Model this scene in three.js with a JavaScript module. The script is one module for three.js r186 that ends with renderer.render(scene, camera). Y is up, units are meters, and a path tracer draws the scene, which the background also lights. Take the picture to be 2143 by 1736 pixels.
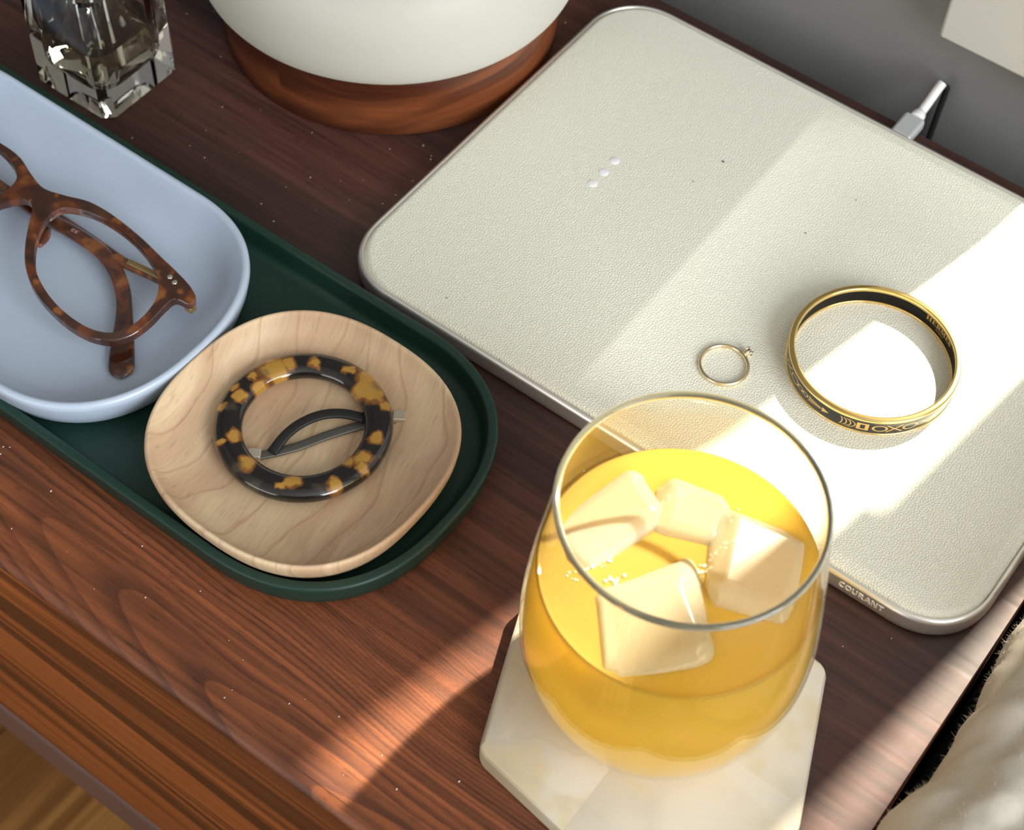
import * as THREE from 'three';
import { RoundedBoxGeometry } from 'three/addons/geometries/RoundedBoxGeometry.js';
import { mergeGeometries, mergeVertices, toCreasedNormals } from 'three/addons/utils/BufferGeometryUtils.js';
import { RectAreaLightUniformsLib } from 'three/addons/lights/RectAreaLightUniformsLib.js';
import { FontLoader } from 'three/addons/loaders/FontLoader.js';
import { TextGeometry } from 'three/addons/geometries/TextGeometry.js';

// ------------------------------------------------------------------ camera, sky, sun, daylight, exposure
const TT = 0.58;                       // height of the nightstand top; the y of everything on it is counted from there
const scene = new THREE.Scene();
const camera = new THREE.PerspectiveCamera(2 * Math.atan(868 / 3716.7) * 180 / Math.PI, 2143 / 1736, 0.02, 60);
{
  const pitch = 0.95579232, roll = 0.06225238, yaw = -0.58781319;
  const fwd = new THREE.Vector3(Math.sin(yaw) * Math.cos(pitch), -Math.sin(pitch), -Math.cos(yaw) * Math.cos(pitch));
  const right = new THREE.Vector3().crossVectors(fwd, new THREE.Vector3(0, 1, 0)).normalize();
  const up = new THREE.Vector3().crossVectors(right, fwd);
  const r2 = right.clone().multiplyScalar(Math.cos(roll)).addScaledVector(up, Math.sin(roll));
  const u2 = up.clone().multiplyScalar(Math.cos(roll)).addScaledVector(right, -Math.sin(roll));
  camera.quaternion.setFromRotationMatrix(new THREE.Matrix4().makeBasis(r2, u2, fwd.clone().negate()));
  camera.position.set(0, TT + 0.57, 0);
}
camera.focus = 0.66;
camera.userData.fStop = 14;
scene.add(camera);

scene.background = new THREE.Color(0.75, 0.86, 1.0);     // hazy bright sky outside the windows
const SUN_AZ = new THREE.Vector2(-0.1386, 0.9903), SUN_EL = 43 * Math.PI / 180;
const sun = new THREE.DirectionalLight(new THREE.Color(1.0, 0.90, 0.71), 16.0);
{
  const travel = new THREE.Vector3(SUN_AZ.x * Math.cos(SUN_EL), -Math.sin(SUN_EL), SUN_AZ.y * Math.cos(SUN_EL));
  sun.target.position.set(-0.1, TT, -0.4);
  sun.position.copy(sun.target.position).addScaledVector(travel, -4);
  sun.castShadow = true;
  sun.shadow.mapSize.set(4096, 4096);
  Object.assign(sun.shadow.camera, { left: -1.2, right: 1.2, top: 1.2, bottom: -1.2, near: 0.5, far: 9 });
  sun.shadow.radius = 2.8;
  sun.shadow.bias = -0.0003;
  scene.add(sun, sun.target);
}
RectAreaLightUniformsLib.init();
function daylight(w, h, pos, look, color, power) {        // sky light that enters through a window, the size of its opening
  const l = new THREE.RectAreaLight(color, power, w, h);
  l.position.set(...pos); l.lookAt(...look); scene.add(l);
}
daylight(1.5, 1.5, [1.72, 1.55, 0.25], [0, 1.2, 0.25], new THREE.Color(0.93, 0.97, 1.0), 9.5);     // window in the right wall
daylight(1.8, 1.4, [-0.7, 1.65, 2.52], [-0.7, 1.3, 0], new THREE.Color(1.0, 0.97, 0.92), 2.2);     // window behind the camera

const renderer = new THREE.WebGLRenderer({ antialias: true });
renderer.toneMapping = THREE.LinearToneMapping;
renderer.toneMappingExposure = 1.0;
renderer.shadowMap.enabled = true;
renderer.shadowMap.type = THREE.PCFSoftShadowMap;

// ------------------------------------------------------------------ helpers
const PI = Math.PI, TAU = 2 * PI;
let seed = 7;
const rnd = () => { seed = (seed * 1664525 + 1013904223) >>> 0; return seed / 4294967296; };
const rr = (a, b) => a + (b - a) * rnd();
const clamp = (x, a = 0, b = 1) => Math.min(b, Math.max(a, x));
const smooth = (a, b, x) => { const t = clamp((x - a) / (b - a)); return t * t * (3 - 2 * t); };
const lerp = (a, b, t) => a + (b - a) * t;
function hash(x, y, s) { let h = (x * 374761393 + y * 668265263 + s * 2147483647) | 0; h = Math.imul(h ^ (h >>> 13), 1274126177); h ^= h >>> 16; return (h >>> 0) / 4294967296; }
function vnoise(x, y, s = 1) {
  const i = Math.floor(x), j = Math.floor(y), u = x - i, v = y - j, a = u * u * (3 - 2 * u), b = v * v * (3 - 2 * v);
  return lerp(lerp(hash(i, j, s), hash(i + 1, j, s), a), lerp(hash(i, j + 1, s), hash(i + 1, j + 1, s), a), b);
}
function fbm(x, y, o = 4, s = 1) { let t = 0, a = 0.5, n = 0; for (let k = 0; k < o; k++) { t += a * vnoise(x, y, s + k * 17); n += a; a *= 0.5; x = x * 2 + 3.1; y = y * 2 + 1.7; } return t / n; }

const used = new Map();
function numbered(name) { const n = used.get(name) ?? 0; used.set(name, n + 1); return n ? `${name}_${String(n).padStart(3, '0')}` : name; }
function thing(name, label, category, [x, y, z] = [0, 0, 0], group) {
  const o = new THREE.Group(); o.name = numbered(name); o.position.set(x, y + TT, z); scene.add(o);
  o.userData = { label, category }; if (group) o.userData.group = group;
  return o;
}
function mesh(name, geo, mat, parent, pos) {
  const m = new THREE.Mesh(geo, mat); m.name = name; m.castShadow = m.receiveShadow = true;
  if (pos) m.position.set(...pos);
  parent.add(m); return m;
}
function struct(name, geo, mat, parent = scene) {
  const m = mesh(name, geo, mat, parent); if (parent === scene) { m.position.y += TT; m.userData = { kind: 'structure' }; }
  return m;
}
function box(x0, x1, y0, y1, z0, z1, r = 0) {
  const g = r ? new RoundedBoxGeometry(x1 - x0, y1 - y0, z1 - z0, 3, r) : new THREE.BoxGeometry(x1 - x0, y1 - y0, z1 - z0);
  g.translate((x0 + x1) / 2, (y0 + y1) / 2, (z0 + z1) / 2); return g;
}
function planarUV(g, s = 1, ax = 0, ay = 2, ox = 0, oy = 0) {
  const p = g.attributes.position, uv = new Float32Array(p.count * 2);
  for (let i = 0; i < p.count; i++) { uv[2 * i] = (p.getComponent(i, ax) - ox) * s; uv[2 * i + 1] = (p.getComponent(i, ay) - oy) * s; }
  g.setAttribute('uv', new THREE.BufferAttribute(uv, 2)); return g;
}
// closed rings of points, joined in order; first and last ring are closed with a fan
function loft(rings, capA = true, capB = true) {
  const n = rings[0].length, pos = [], idx = [];
  for (const r of rings) for (const p of r) pos.push(...p);
  for (let k = 0; k + 1 < rings.length; k++) for (let i = 0; i < n; i++) {
    const a = k * n + i, b = k * n + (i + 1) % n, c = a + n, d = b + n; idx.push(a, b, d, a, d, c);
  }
  const cap = (k, flip) => {
    const c = [0, 0, 0]; for (const p of rings[k]) for (let j = 0; j < 3; j++) c[j] += p[j] / n;
    const q = pos.length / 3; pos.push(...c);
    for (let i = 0; i < n; i++) { const a = k * n + i, b = k * n + (i + 1) % n; flip ? idx.push(q, b, a) : idx.push(q, a, b); }
  };
  if (capA) cap(0, true); if (capB) cap(rings.length - 1, false);
  const g = new THREE.BufferGeometry();
  g.setAttribute('position', new THREE.Float32BufferAttribute(pos, 3)); g.setIndex(idx); g.computeVertexNormals();
  // outward check by signed volume
  let vol = 0; const P = (i) => new THREE.Vector3(pos[3 * i], pos[3 * i + 1], pos[3 * i + 2]);
  for (let i = 0; i < idx.length; i += 3) vol += P(idx[i]).dot(P(idx[i + 1]).cross(P(idx[i + 2])));
  if (vol < 0) { for (let i = 0; i < idx.length; i += 3) [idx[i + 1], idx[i + 2]] = [idx[i + 2], idx[i + 1]]; g.setIndex(idx); g.computeVertexNormals(); }
  return planarUV(g);
}
// rounded rectangle with superelliptic corners, counter-clockwise seen from above, in the xz plane
function ringRR(A, B, ca, cb, n, y, N = 160) {
  const out = [], M = N / 4, e = 2 / n;
  for (let k = 0; k < 4; k++) for (let i = 0; i < M; i++) {
    let t = (i + 0.5) / M * PI / 2; let c = Math.pow(Math.cos(t), e) * ca + A - ca, s = Math.pow(Math.sin(t), e) * cb + B - cb;
    if (k === 1 || k === 3) { t = PI / 2 - t; c = Math.pow(Math.cos(t), e) * ca + A - ca; s = Math.pow(Math.sin(t), e) * cb + B - cb; }
    out.push([(k === 0 || k === 3) ? c : -c, y, (k < 2) ? s : -s]);
  }
  return out;
}
function insetRings(prof, A, B, ca, cb, n, N) { return prof.map(([o, y]) => ringRR(A - o, B - o, Math.max(ca - o, 0.0008), Math.max(cb - o, 0.0008), n, y, N)); }
function lathe(pts, seg = 96) { const g = new THREE.LatheGeometry(pts.map(([r, y]) => new THREE.Vector2(Math.max(r, 0), y)), seg); return g; }
// denser profile through the given points
function curve(pts, n = 40) { const c = new THREE.CatmullRomCurve3(pts.map(([a, b]) => new THREE.Vector3(a, b, 0)), false, 'centripetal'); return c.getSpacedPoints(n).map((p) => [p.x, p.y]); }
// a band of elliptic section swept along points; w(t), h(t) are half sizes; the band keeps its width level
function sweep(points, w, h, seg = 60, around = 14, power = 2) {
  const c = new THREE.CatmullRomCurve3(points.map((p) => new THREE.Vector3(...p)), false, 'centripetal'), rings = [];
  for (let i = 0; i <= seg; i++) {
    const t = i / seg, p = c.getPointAt(t), d = c.getTangentAt(t), side = new THREE.Vector3(-d.z, 0, d.x).normalize(), upv = new THREE.Vector3().crossVectors(side, d).normalize();
    if (upv.y < 0) upv.negate();
    const ring = [];
    for (let k = 0; k < around; k++) {
      const a = k / around * TAU, e = 2 / power, ca = Math.cos(a), sa = Math.sin(a), W = w(t), Hh = h(t);
      const q = p.clone().addScaledVector(side, Math.sign(ca) * Math.pow(Math.abs(ca), e) * W).addScaledVector(upv, Math.sign(sa) * Math.pow(Math.abs(sa), e) * Hh);
      ring.push([q.x, q.y, q.z]);
    }
    rings.push(ring);
  }
  return loft(rings);
}
function tex(w, h, fn, srgb = true) {
  const d = new Uint8Array(w * h * 4);
  for (let j = 0; j < h; j++) for (let i = 0; i < w; i++) {
    const c = fn(i, j), k = 4 * (j * w + i);
    if (typeof c === 'number') { d[k] = d[k + 1] = d[k + 2] = clamp(c) * 255; } else { d[k] = clamp(c[0] / 255) * 255; d[k + 1] = clamp(c[1] / 255) * 255; d[k + 2] = clamp(c[2] / 255) * 255; }
    d[k + 3] = 255;
  }
  const t = new THREE.DataTexture(d, w, h); t.wrapS = t.wrapT = THREE.RepeatWrapping; t.magFilter = THREE.LinearFilter; t.minFilter = THREE.LinearMipmapLinearFilter; t.generateMipmaps = true;
  if (srgb) t.colorSpace = THREE.SRGBColorSpace; t.needsUpdate = true; return t;
}
const mix3 = (a, b, t) => [lerp(a[0], b[0], t), lerp(a[1], b[1], t), lerp(a[2], b[2], t)];
const std = (o) => new THREE.MeshStandardMaterial(o);
const phy = (o) => new THREE.MeshPhysicalMaterial(o);
const rgb = (r, g, b) => new THREE.Color().setRGB(r / 255, g / 255, b / 255, THREE.SRGBColorSpace);

// ------------------------------------------------------------------ wood textures
// walnut top: x in [-0.64, -0.02], z in [-0.58, -0.16]; growth rings cut lengthwise, cathedral tips towards -x near the front
const WX0 = -0.64, WX1 = -0.02, WZ0 = -0.58, WZ1 = -0.16;
const topTex = tex(2000, 1350, (i, j) => {
  const x = lerp(WX0, WX1, i / 1999), z = lerp(WZ0, WZ1, j / 1349);
  const wob = (fbm(x * 9, z * 26, 3, 5) - 0.5);
  const zc = -0.187 + 0.10 * (x + 0.3) + 0.016 * (vnoise(x * 5, 1.5, 3) - 0.5);
  const dz = z - zc + wob * 0.012;
  const t = x - dz * dz / 0.0030 + wob * 0.055 + Math.max(0, -dz - 0.06) * 1.2;
  const f = (t / 0.046) % 1, ring = f < 0 ? f + 1 : f;
  const late = Math.pow(smooth(0.25, 0.95, ring), 1.6) * (1 - smooth(0.96, 1, ring)) * (0.45 + 0.55 * vnoise(t * 21, 4.2, 6)) / (1 + Math.pow(Math.abs(dz) / 0.075, 3));
  const broad = fbm(x * 2.2 + 7, z * 34, 3, 9);
  const streak = 0.55 * vnoise(x * 9 + 2 * wob, z * 330, 21) + 0.45 * vnoise(x * 26, z * 900, 23), pore = vnoise(x * 140, z * 2300, 31), pores = pore > 0.80 ? (pore - 0.80) * 3.2 : 0;
  const sat = vnoise(x * 3, z * 22, 41);
  const near = smooth(0.17, 0.03, Math.abs(dz)) * smooth(-0.02, -0.16, x);
  let c = mix3([80, 50, 42], [126, 72, 42], near); c = mix3(c, mix3([52, 31, 26], [70, 38, 27], near), late * 0.72);
  c = mix3(c, [50, 31, 27], smooth(0.40, 0.74, broad) * lerp(0.8, 0.45, near));  // darker bands; stronger at the back, painting in shade around the lamp
  c = mix3(c, [128, 74, 46], smooth(0.60, 0.9, sat) * 0.32);
  const k = (0.70 + 0.60 * streak) * (1 - 0.42 * pores) * (0.96 + 0.08 * hash(i, j, 77));
  return [c[0] * k, c[1] * k, c[2] * k];
});
topTex.wrapS = topTex.wrapT = THREE.ClampToEdgeWrapping;
const topBump = tex(1024, 1024, (i, j) => { const x = i / 1024, y = j / 1024; const p = vnoise(x * 24, y * 420, 5); return 0.75 - (p > 0.72 ? (p - 0.72) * 2.4 : 0) + 0.12 * vnoise(x * 110, y * 420, 9); }, false);
topBump.repeat.set(1, 1);
// straight-grained board, u along the grain: 0.5 m x 0.25 m
function straight(w, h, light, dark, seedN, fx = 3, fy = 40) {
  return tex(w, h, (i, j) => {
    const x = i / w, y = j / h, e = smooth(0.0, 0.06, x) * (1 - smooth(0.94, 1, x));
    const b = fbm(x * fx + 4, y * fy + (fbm(x * 2, y * 3, 2, seedN + 3) - 0.5) * 5, 4, seedN), s = vnoise(x * 14, y * h * 0.5, seedN + 9);
    const c = mix3(light, dark, smooth(0.38, 0.66, b)); const k = 0.9 + 0.2 * s; return [c[0] * k, c[1] * k, c[2] * k];
  });
}
const frontTex = straight(1024, 512, [172, 98, 50], [92, 50, 27], 51, 1.2, 26); frontTex.repeat.set(1 / 0.8, 1 / 0.24);
const lampWoodTex = straight(512, 256, [150, 86, 50], [92, 48, 28], 61, 2, 9);
const oakTex = straight(512, 512, [228, 166, 92], [172, 116, 58], 71, 2.5, 9); oakTex.repeat.set(1 / 0.9, 1 / 0.16);

// ------------------------------------------------------------------ the room
const wallTex = tex(256, 256, (i, j) => 0.5 + 0.5 * (fbm(i / 6, j / 6, 3, 3) - 0.5), false); wallTex.repeat.set(4, 4);
const M = {
  wall: std({ color: rgb(132, 131, 128), roughness: 0.9, bumpMap: wallTex, bumpScale: 0.0004 }),
  trim: std({ color: rgb(190, 187, 179), roughness: 0.5 }),
  ceiling: std({ color: rgb(225, 224, 220), roughness: 0.95 }),
  pane: phy({ color: 0xffffff, roughness: 0, transmission: 1, thickness: 0, ior: 1.5 }),
};
const RX0 = -2.0, RX1 = 1.8, RZ0 = -0.60, RZ1 = 2.6, RY0 = -TT, RY1 = 2.5 - TT, WT = 0.13;
// back wall with the window; bars and drapes added in it shape the sun patches
const OX0 = -0.137, OX1 = 1.05, OY0 = 0.044, OY1 = 1.5;
{
  const z0 = RZ0 - WT, z1 = RZ0;
  const w = struct('wall_back', mergeGeometries([box(RX0 - WT, OX0, RY0, RY1, z0, z1), box(OX1, RX1 + WT, RY0, RY1, z0, z1), box(OX0, OX1, RY0, OY0, z0, z1), box(OX0, OX1, OY1, RY1, z0, z1)]), M.wall);
}
function framedWall(name, axis, at, out, lo, hi, oLo, oHi, oy0, oy1) {   // a side wall with one opening
  const [a, b] = out > 0 ? [at, at + WT] : [at - WT, at];
  const bx = (u0, u1, y0, y1) => axis === 'x' ? box(a, b, y0, y1, u0, u1) : box(u0, u1, y0, y1, a, b);
  struct(name, mergeGeometries([bx(lo, oLo, RY0, RY1), bx(oHi, hi, RY0, RY1), bx(oLo, oHi, RY0, oy0), bx(oLo, oHi, oy1, RY1)]), M.wall);
}
framedWall('wall_right', 'x', RX1, 1, RZ0, RZ1, -0.5, 1.0, 0.22, 1.72);
framedWall('wall_front', 'z', RZ1, 1, RX0 - WT, RX1 + WT, -1.6, 0.2, 0.37, 1.77);
struct('wall_left', box(RX0 - WT, RX0, RY0, RY1, RZ0, RZ1), M.wall);
struct('ceiling', box(RX0 - WT, RX1 + WT, RY1, RY1 + 0.1, RZ0 - WT, RZ1 + WT), M.ceiling);
{
  const floor = struct('floor', box(RX0 - WT, RX1 + WT, RY0 - 0.1, RY0 - 0.012, RZ0 - WT, RZ1 + WT), std({ color: rgb(70, 46, 26), roughness: 0.9 }));
  const tones = [0, 1, 2, 3].map((k) => { const t = oakTex.clone(); t.offset.set(0.23 * k, 0.31 * k); t.needsUpdate = true; return std({ map: t, color: new THREE.Color().setScalar(0.86 + 0.05 * k), roughness: 0.45 }); });
  const W = 0.13; let k = 0;
  for (let x = RX0; x < RX1 - 0.01; x += W, k++) {
    let z = RZ0 - hash(k, 3, 5) * 0.9;
    while (z < RZ1) {
      const z1 = Math.min(z + 1.25, RZ1), z0 = Math.max(z, RZ0), x1 = Math.min(x + W, RX1);
      if (z1 - z0 > 0.05) { const g = box(x + 0.0006, x1 - 0.0006, RY0 - 0.012, RY0, z0 + 0.0006, z1 - 0.0006, 0.0012); planarUV(g, 1, 2, 0); mesh('plank', g, tones[(k * 7 + Math.floor(z * 3 + 9)) & 3], floor); }
      z += 1.25;
    }
  }
}
// windows: casing, sill, sash and panes
{
  const cz0 = RZ0, cz1 = RZ0 + 0.016;
  const win = new THREE.Group(); win.name = 'window_1'; win.position.set(0, TT, 0); win.userData = { kind: 'structure' }; scene.add(win);
  const cw = 0.0435;
  mesh('casing', mergeGeometries([box(OX0 - cw, OX0, 0.043, OY1 + cw, cz0, cz1, 0.002), box(OX1, OX1 + cw, 0.043, OY1 + cw, cz0, cz1, 0.002), box(OX0, OX1, OY1, OY1 + cw, cz0, cz1, 0.002)]), M.trim, win);
  mesh('window_sill', box(OX0 - 0.001, OX1 + 0.001, 0.036, 0.0445, RZ0 - WT, cz1 - 0.001, 0.002), M.trim, win);
  const sz0 = -0.675, sz1 = -0.645;
  mesh('added_mullion', box(-0.0445, 0.011, OY0, OY1, sz0, sz1, 0.003), M.trim, win);  // unseen bar, added to cast the shaded band over the charging tray
  mesh('sash', mergeGeometries([box(OX0, OX1, OY1 - 0.03, OY1, sz0, sz1), box(OX1 - 0.04, OX1, OY0, OY1, sz0, sz1)]), M.trim, win);
  mesh('added_latch', box(-0.0545, -0.043, 0.262, 0.315, sz1 - 0.012, sz1 + 0.008, 0.003), std({ color: rgb(190, 190, 190), metalness: 1, roughness: 0.3 }), win);  // unseen catch, added to notch the edge of that shaded band
  for (const [a, b] of [[OX0, -0.0435], [0.010, OX1 - 0.039]]) mesh('pane', box(a, b, OY0, OY1 - 0.029, -0.662, -0.658), M.pane, win);
  // windows in the right wall and behind the camera
  const w2 = new THREE.Group(); w2.name = 'window_2'; w2.position.set(0, TT, 0); w2.userData = { kind: 'structure' }; scene.add(w2);
  const bar = (c) => mergeGeometries(c);
  mesh('window_frame', bar([box(RX1 + 0.03, RX1 + 0.09, 0.22, 1.72, -0.5, -0.45), box(RX1 + 0.03, RX1 + 0.09, 0.22, 1.72, 0.95, 1.0), box(RX1 + 0.03, RX1 + 0.09, 0.22, 1.72, 0.225, 0.275), box(RX1 + 0.03, RX1 + 0.09, 0.22, 0.27, -0.45, 0.95), box(RX1 + 0.03, RX1 + 0.09, 1.67, 1.72, -0.45, 0.95)]), M.trim, w2);
  const w3 = new THREE.Group(); w3.name = 'window_3'; w3.position.set(0, TT, 0); w3.userData = { kind: 'structure' }; scene.add(w3);
  mesh('window_frame', bar([box(-1.6, -1.55, 0.37, 1.77, RZ1 + 0.03, RZ1 + 0.09), box(0.15, 0.2, 0.37, 1.77, RZ1 + 0.03, RZ1 + 0.09), box(-0.725, -0.675, 0.37, 1.77, RZ1 + 0.03, RZ1 + 0.09), box(-1.55, 0.15, 0.37, 0.42, RZ1 + 0.03, RZ1 + 0.09), box(-1.55, 0.15, 1.72, 1.77, RZ1 + 0.03, RZ1 + 0.09)]), M.trim, w3);
  for (const [a, b] of [[-0.45, 0.225], [0.275, 0.95]]) mesh('pane', box(RX1 + 0.058, RX1 + 0.062, 0.27, 1.67, a, b), M.pane, w2);
  for (const [a, b] of [[-1.55, -0.725], [-0.675, 0.15]]) mesh('pane', box(a, b, 0.42, 1.72, RZ1 + 0.058, RZ1 + 0.062), M.pane, w3);
}
// unseen linen curtains, added to shape the sunlight: one drawn over the right part of the back window, a narrow one bunched at its left jamb
function added_curtain(label, x0, x1, n, waves) {               // x0(v), x1(v): the edges at height v in [0, 1]
  const rows = 40, pos = [], idx = [], t = thing('added_curtain', label, 'added_curtain', [0, 0.047, -0.635], 'added curtains of the back window');
  for (let s = 0; s < 2; s++) for (let j = 0; j <= rows; j++) for (let i = 0; i <= n; i++) {
    const u = i / n, v = j / rows, w = Math.min(1, 6 * u, 6 * (1 - u)); pos.push(lerp(x0(v), x1(v), u), v * 1.42, 0.008 * w * Math.sin(u * waves) + (s ? 0.0012 : 0));
  }
  const q = (n + 1) * (rows + 1);
  for (let s = 0; s < 2; s++) for (let j = 0; j < rows; j++) for (let i = 0; i < n; i++) { const a = s * q + j * (n + 1) + i, b = a + 1, c = a + n + 1, d = c + 1; s ? idx.push(a, b, d, a, d, c) : idx.push(a, d, b, a, c, d); }
  const g = new THREE.BufferGeometry(); g.setAttribute('position', new THREE.Float32BufferAttribute(pos, 3)); g.setIndex(idx); g.computeVertexNormals(); planarUV(g, 1, 0, 1);
  mesh('added_panel', g, std({ color: rgb(225, 220, 210), roughness: 1 }), t);
}
added_curtain('unseen linen drape added over the right part of the back window to shade the blanket', () => 0.0245, () => 1.04, 220, 95);
added_curtain('narrow unseen linen drape added at the left jamb of the back window to shape the sun edge', () => -0.136, (v) => -0.1005 - 0.069 * (clamp(v * 1.42 + 0.047, 0, 0.46) - 0.087), 24, 14);

// ------------------------------------------------------------------ nightstand
{
  const t = thing('nightstand', 'dark walnut nightstand with a slim rounded front lip, close to the grey wall', 'nightstand', [0, -TT, 0]);
  const up = (g) => { g.translate(0, TT, 0); return g; };
  const topMap = std({ map: topTex, roughness: 0.42, bumpMap: topBump, bumpScale: 0.00012 });
  topTex.repeat.set(1 / (WX1 - WX0), 1 / (WZ1 - WZ0)); topTex.offset.set(-WX0 / (WX1 - WX0), -WZ0 / (WZ1 - WZ0));
  const X0 = -0.63, X1 = -0.0238, Z0 = -0.571, Z1 = -0.1705;
  mesh('top_panel', planarUV(up(box(X0, X1, -0.02, 0, Z0, Z1, 0.0004))), topMap, t);
  const fm = std({ map: frontTex, roughness: 0.4 });
  // bevelled lip along the front edge
  const lip = new THREE.Shape(); lip.moveTo(Z1, -0.0042); lip.lineTo(Z1, 0); lip.quadraticCurveTo(-0.1672, -0.0004, -0.1658, -0.0030); lip.lineTo(-0.1658, -0.0042);
  const lg = new THREE.ExtrudeGeometry(lip, { depth: X1 - X0, bevelEnabled: false, curveSegments: 8 }); lg.rotateY(-PI / 2); lg.translate(X1, 0, 0);
  // after the turn: shape x becomes z
  { const p = lg.attributes.position; for (let i = 0; i < p.count; i++) { const x = p.getX(i), y = p.getY(i), z = p.getZ(i); p.setXYZ(i, x, y, z); } }
  lg.computeVertexNormals();
  mesh('front_lip', planarUV(up(lg)), topMap, t);
  mesh('drawer_front', planarUV(up(box(X0 + 0.002, X1 - 0.002, -0.1805, -0.0045, -0.1704, -0.1660, 0.0006)), 1, 0, 1), fm, t);
  mesh('lower_edge_sheen', planarUV(up(box(X0, X1, -0.213, -0.1812, -0.19, -0.1652, 0.004)), 1, 0, 1), std({ color: rgb(120, 96, 92), roughness: 0.35 }), t);  // grey-mauve colour paints a window reflection on the bottom bevel
  const side = std({ map: frontTex, roughness: 0.45, color: rgb(210, 200, 196) });
  for (const [a, b] of [[X0, X0 + 0.018], [X1 - 0.018, X1]]) mesh('side_panel', planarUV(up(box(a, b, -0.18, -0.0205, Z0, -0.19, 0.001)), 1, 2, 1), side, t);
  mesh('back_panel', planarUV(up(box(X0 + 0.018, X1 - 0.018, -0.18, -0.0205, Z0 + 0.002, Z0 + 0.012)), 1, 0, 1), side, t);
  mesh('bottom_panel', planarUV(up(box(X0, X1, -0.211, -0.182, Z0, -0.19))), side, t);
  for (const x of [X0 + 0.03, X1 - 0.03]) for (const z of [Z0 + 0.03, -0.22]) { const g = new THREE.CylinderGeometry(0.017, 0.010, TT - 0.211, 20); g.translate(x, (TT - 0.211) / 2, z); mesh('leg', g, side, t); }
}

// ------------------------------------------------------------------ green tray, dishes
const mTray = std({ color: rgb(22, 54, 44), roughness: 0.45 });
{
  const t = thing('serving_tray', 'long dark green tray with rounded ends and a low rim, holding two dishes', 'tray', [-0.4035, 0, -0.2757]);
  const pr = [[0.006, 0], [0.0032, 0.0003], [0.0014, 0.002], [0.0006, 0.006], [0, 0.0112], [0.0003, 0.0122], [0.0011, 0.0127], [0.0032, 0.0127], [0.0039, 0.0123], [0.0043, 0.0113], [0.0056, 0.0055], [0.0072, 0.0036], [0.010, 0.003], [0.02, 0.003], [0.05, 0.003]];
  mesh('tray_body', loft(insetRings(pr, 0.1965, 0.0656, 0.064, 0.064, 2.35, 240)), mTray, t);
}
{
  const t = thing('oblong_dish', 'pale blue oblong dish with soft rounded corners, holding the eyeglasses', 'dish', [-0.436, 0.003, -0.272]);
  const pr = [[0.0115, 0], [0.0085, 0.0004], [0.0055, 0.0022], [0.0030, 0.006], [0.0012, 0.0115], [0.0002, 0.0165], [0.0002, 0.0185], [0.0008, 0.0196], [0.0020, 0.0200], [0.0030, 0.0196], [0.0038, 0.0186], [0.0052, 0.0150], [0.0080, 0.0105], [0.0125, 0.0070], [0.018, 0.0052], [0.025, 0.0043], [0.033, 0.004], [0.045, 0.004]];
  mesh('dish_body', loft(insetRings(pr, 0.1092, 0.0608, 0.056, 0.0595, 2.3, 240)), phy({ color: rgb(188, 203, 222), roughness: 0.28, clearcoat: 0.3, clearcoatRoughness: 0.25 }), t);
}
const mapleTex = tex(1024, 1024, (i, j) => {
  // 0.12 m square; fine grain along a slant, darker growth lines as wide arcs
  const u = i / 1024, v = j / 1024, x = u - 0.5, z = v - 0.5, a = (x * 0.2 + z * 0.98), b = (x * 0.98 - z * 0.2);
  const wob = fbm(u * 3, v * 3, 3, 3) - 0.5;
  const t = b + 0.55 * a * a * (1 + wob) + wob * 0.16, f = ((t * 7.5) % 1 + 1) % 1;
  const line = smooth(0.86, 0.97, f) * (1 - smooth(0.97, 1, f)), broad = fbm(b * 9 + wob * 3, a * 1.6, 3, 8);
  const fine = vnoise(b * 190 + wob * 20, a * 16, 12), pore = vnoise(b * 300, a * 22, 15);
  let c = mix3([226, 199, 162], [208, 174, 140], smooth(0.35, 0.75, broad)); c = mix3(c, [176, 134, 100], line * 0.4);
  const k = 0.97 + 0.05 * fine - (pore > 0.80 ? (pore - 0.80) * 0.5 : 0);
  return [c[0] * k, c[1] * k, c[2] * k];
}); mapleTex.repeat.set(1 / 0.12, 1 / 0.12); mapleTex.offset.set(0.5, 0.5);
{
  const t = thing('wooden_dish', 'pale maple dish of rounded square shape, holding the hair clip', 'dish', [-0.2713, 0.003, -0.2678]);
  const pr = [[0.0125, 0], [0.009, 0.0005], [0.0058, 0.0026], [0.0034, 0.006], [0.0016, 0.0105], [0.0004, 0.0145], [0, 0.0172], [0.0002, 0.0184], [0.0008, 0.0191], [0.0016, 0.0190], [0.0023, 0.0180], [0.0033, 0.0160], [0.0052, 0.0130], [0.0080, 0.0106], [0.0125, 0.0084], [0.018, 0.0064], [0.025, 0.0053], [0.034, 0.005], [0.044, 0.005]];
  mesh('dish_body', loft(insetRings(pr, 0.0560, 0.0552, 0.0560, 0.0552, 2.42, 240)), phy({ map: mapleTex, roughness: 0.5, clearcoat: 0.15, clearcoatRoughness: 0.4 }), t);
}

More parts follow.
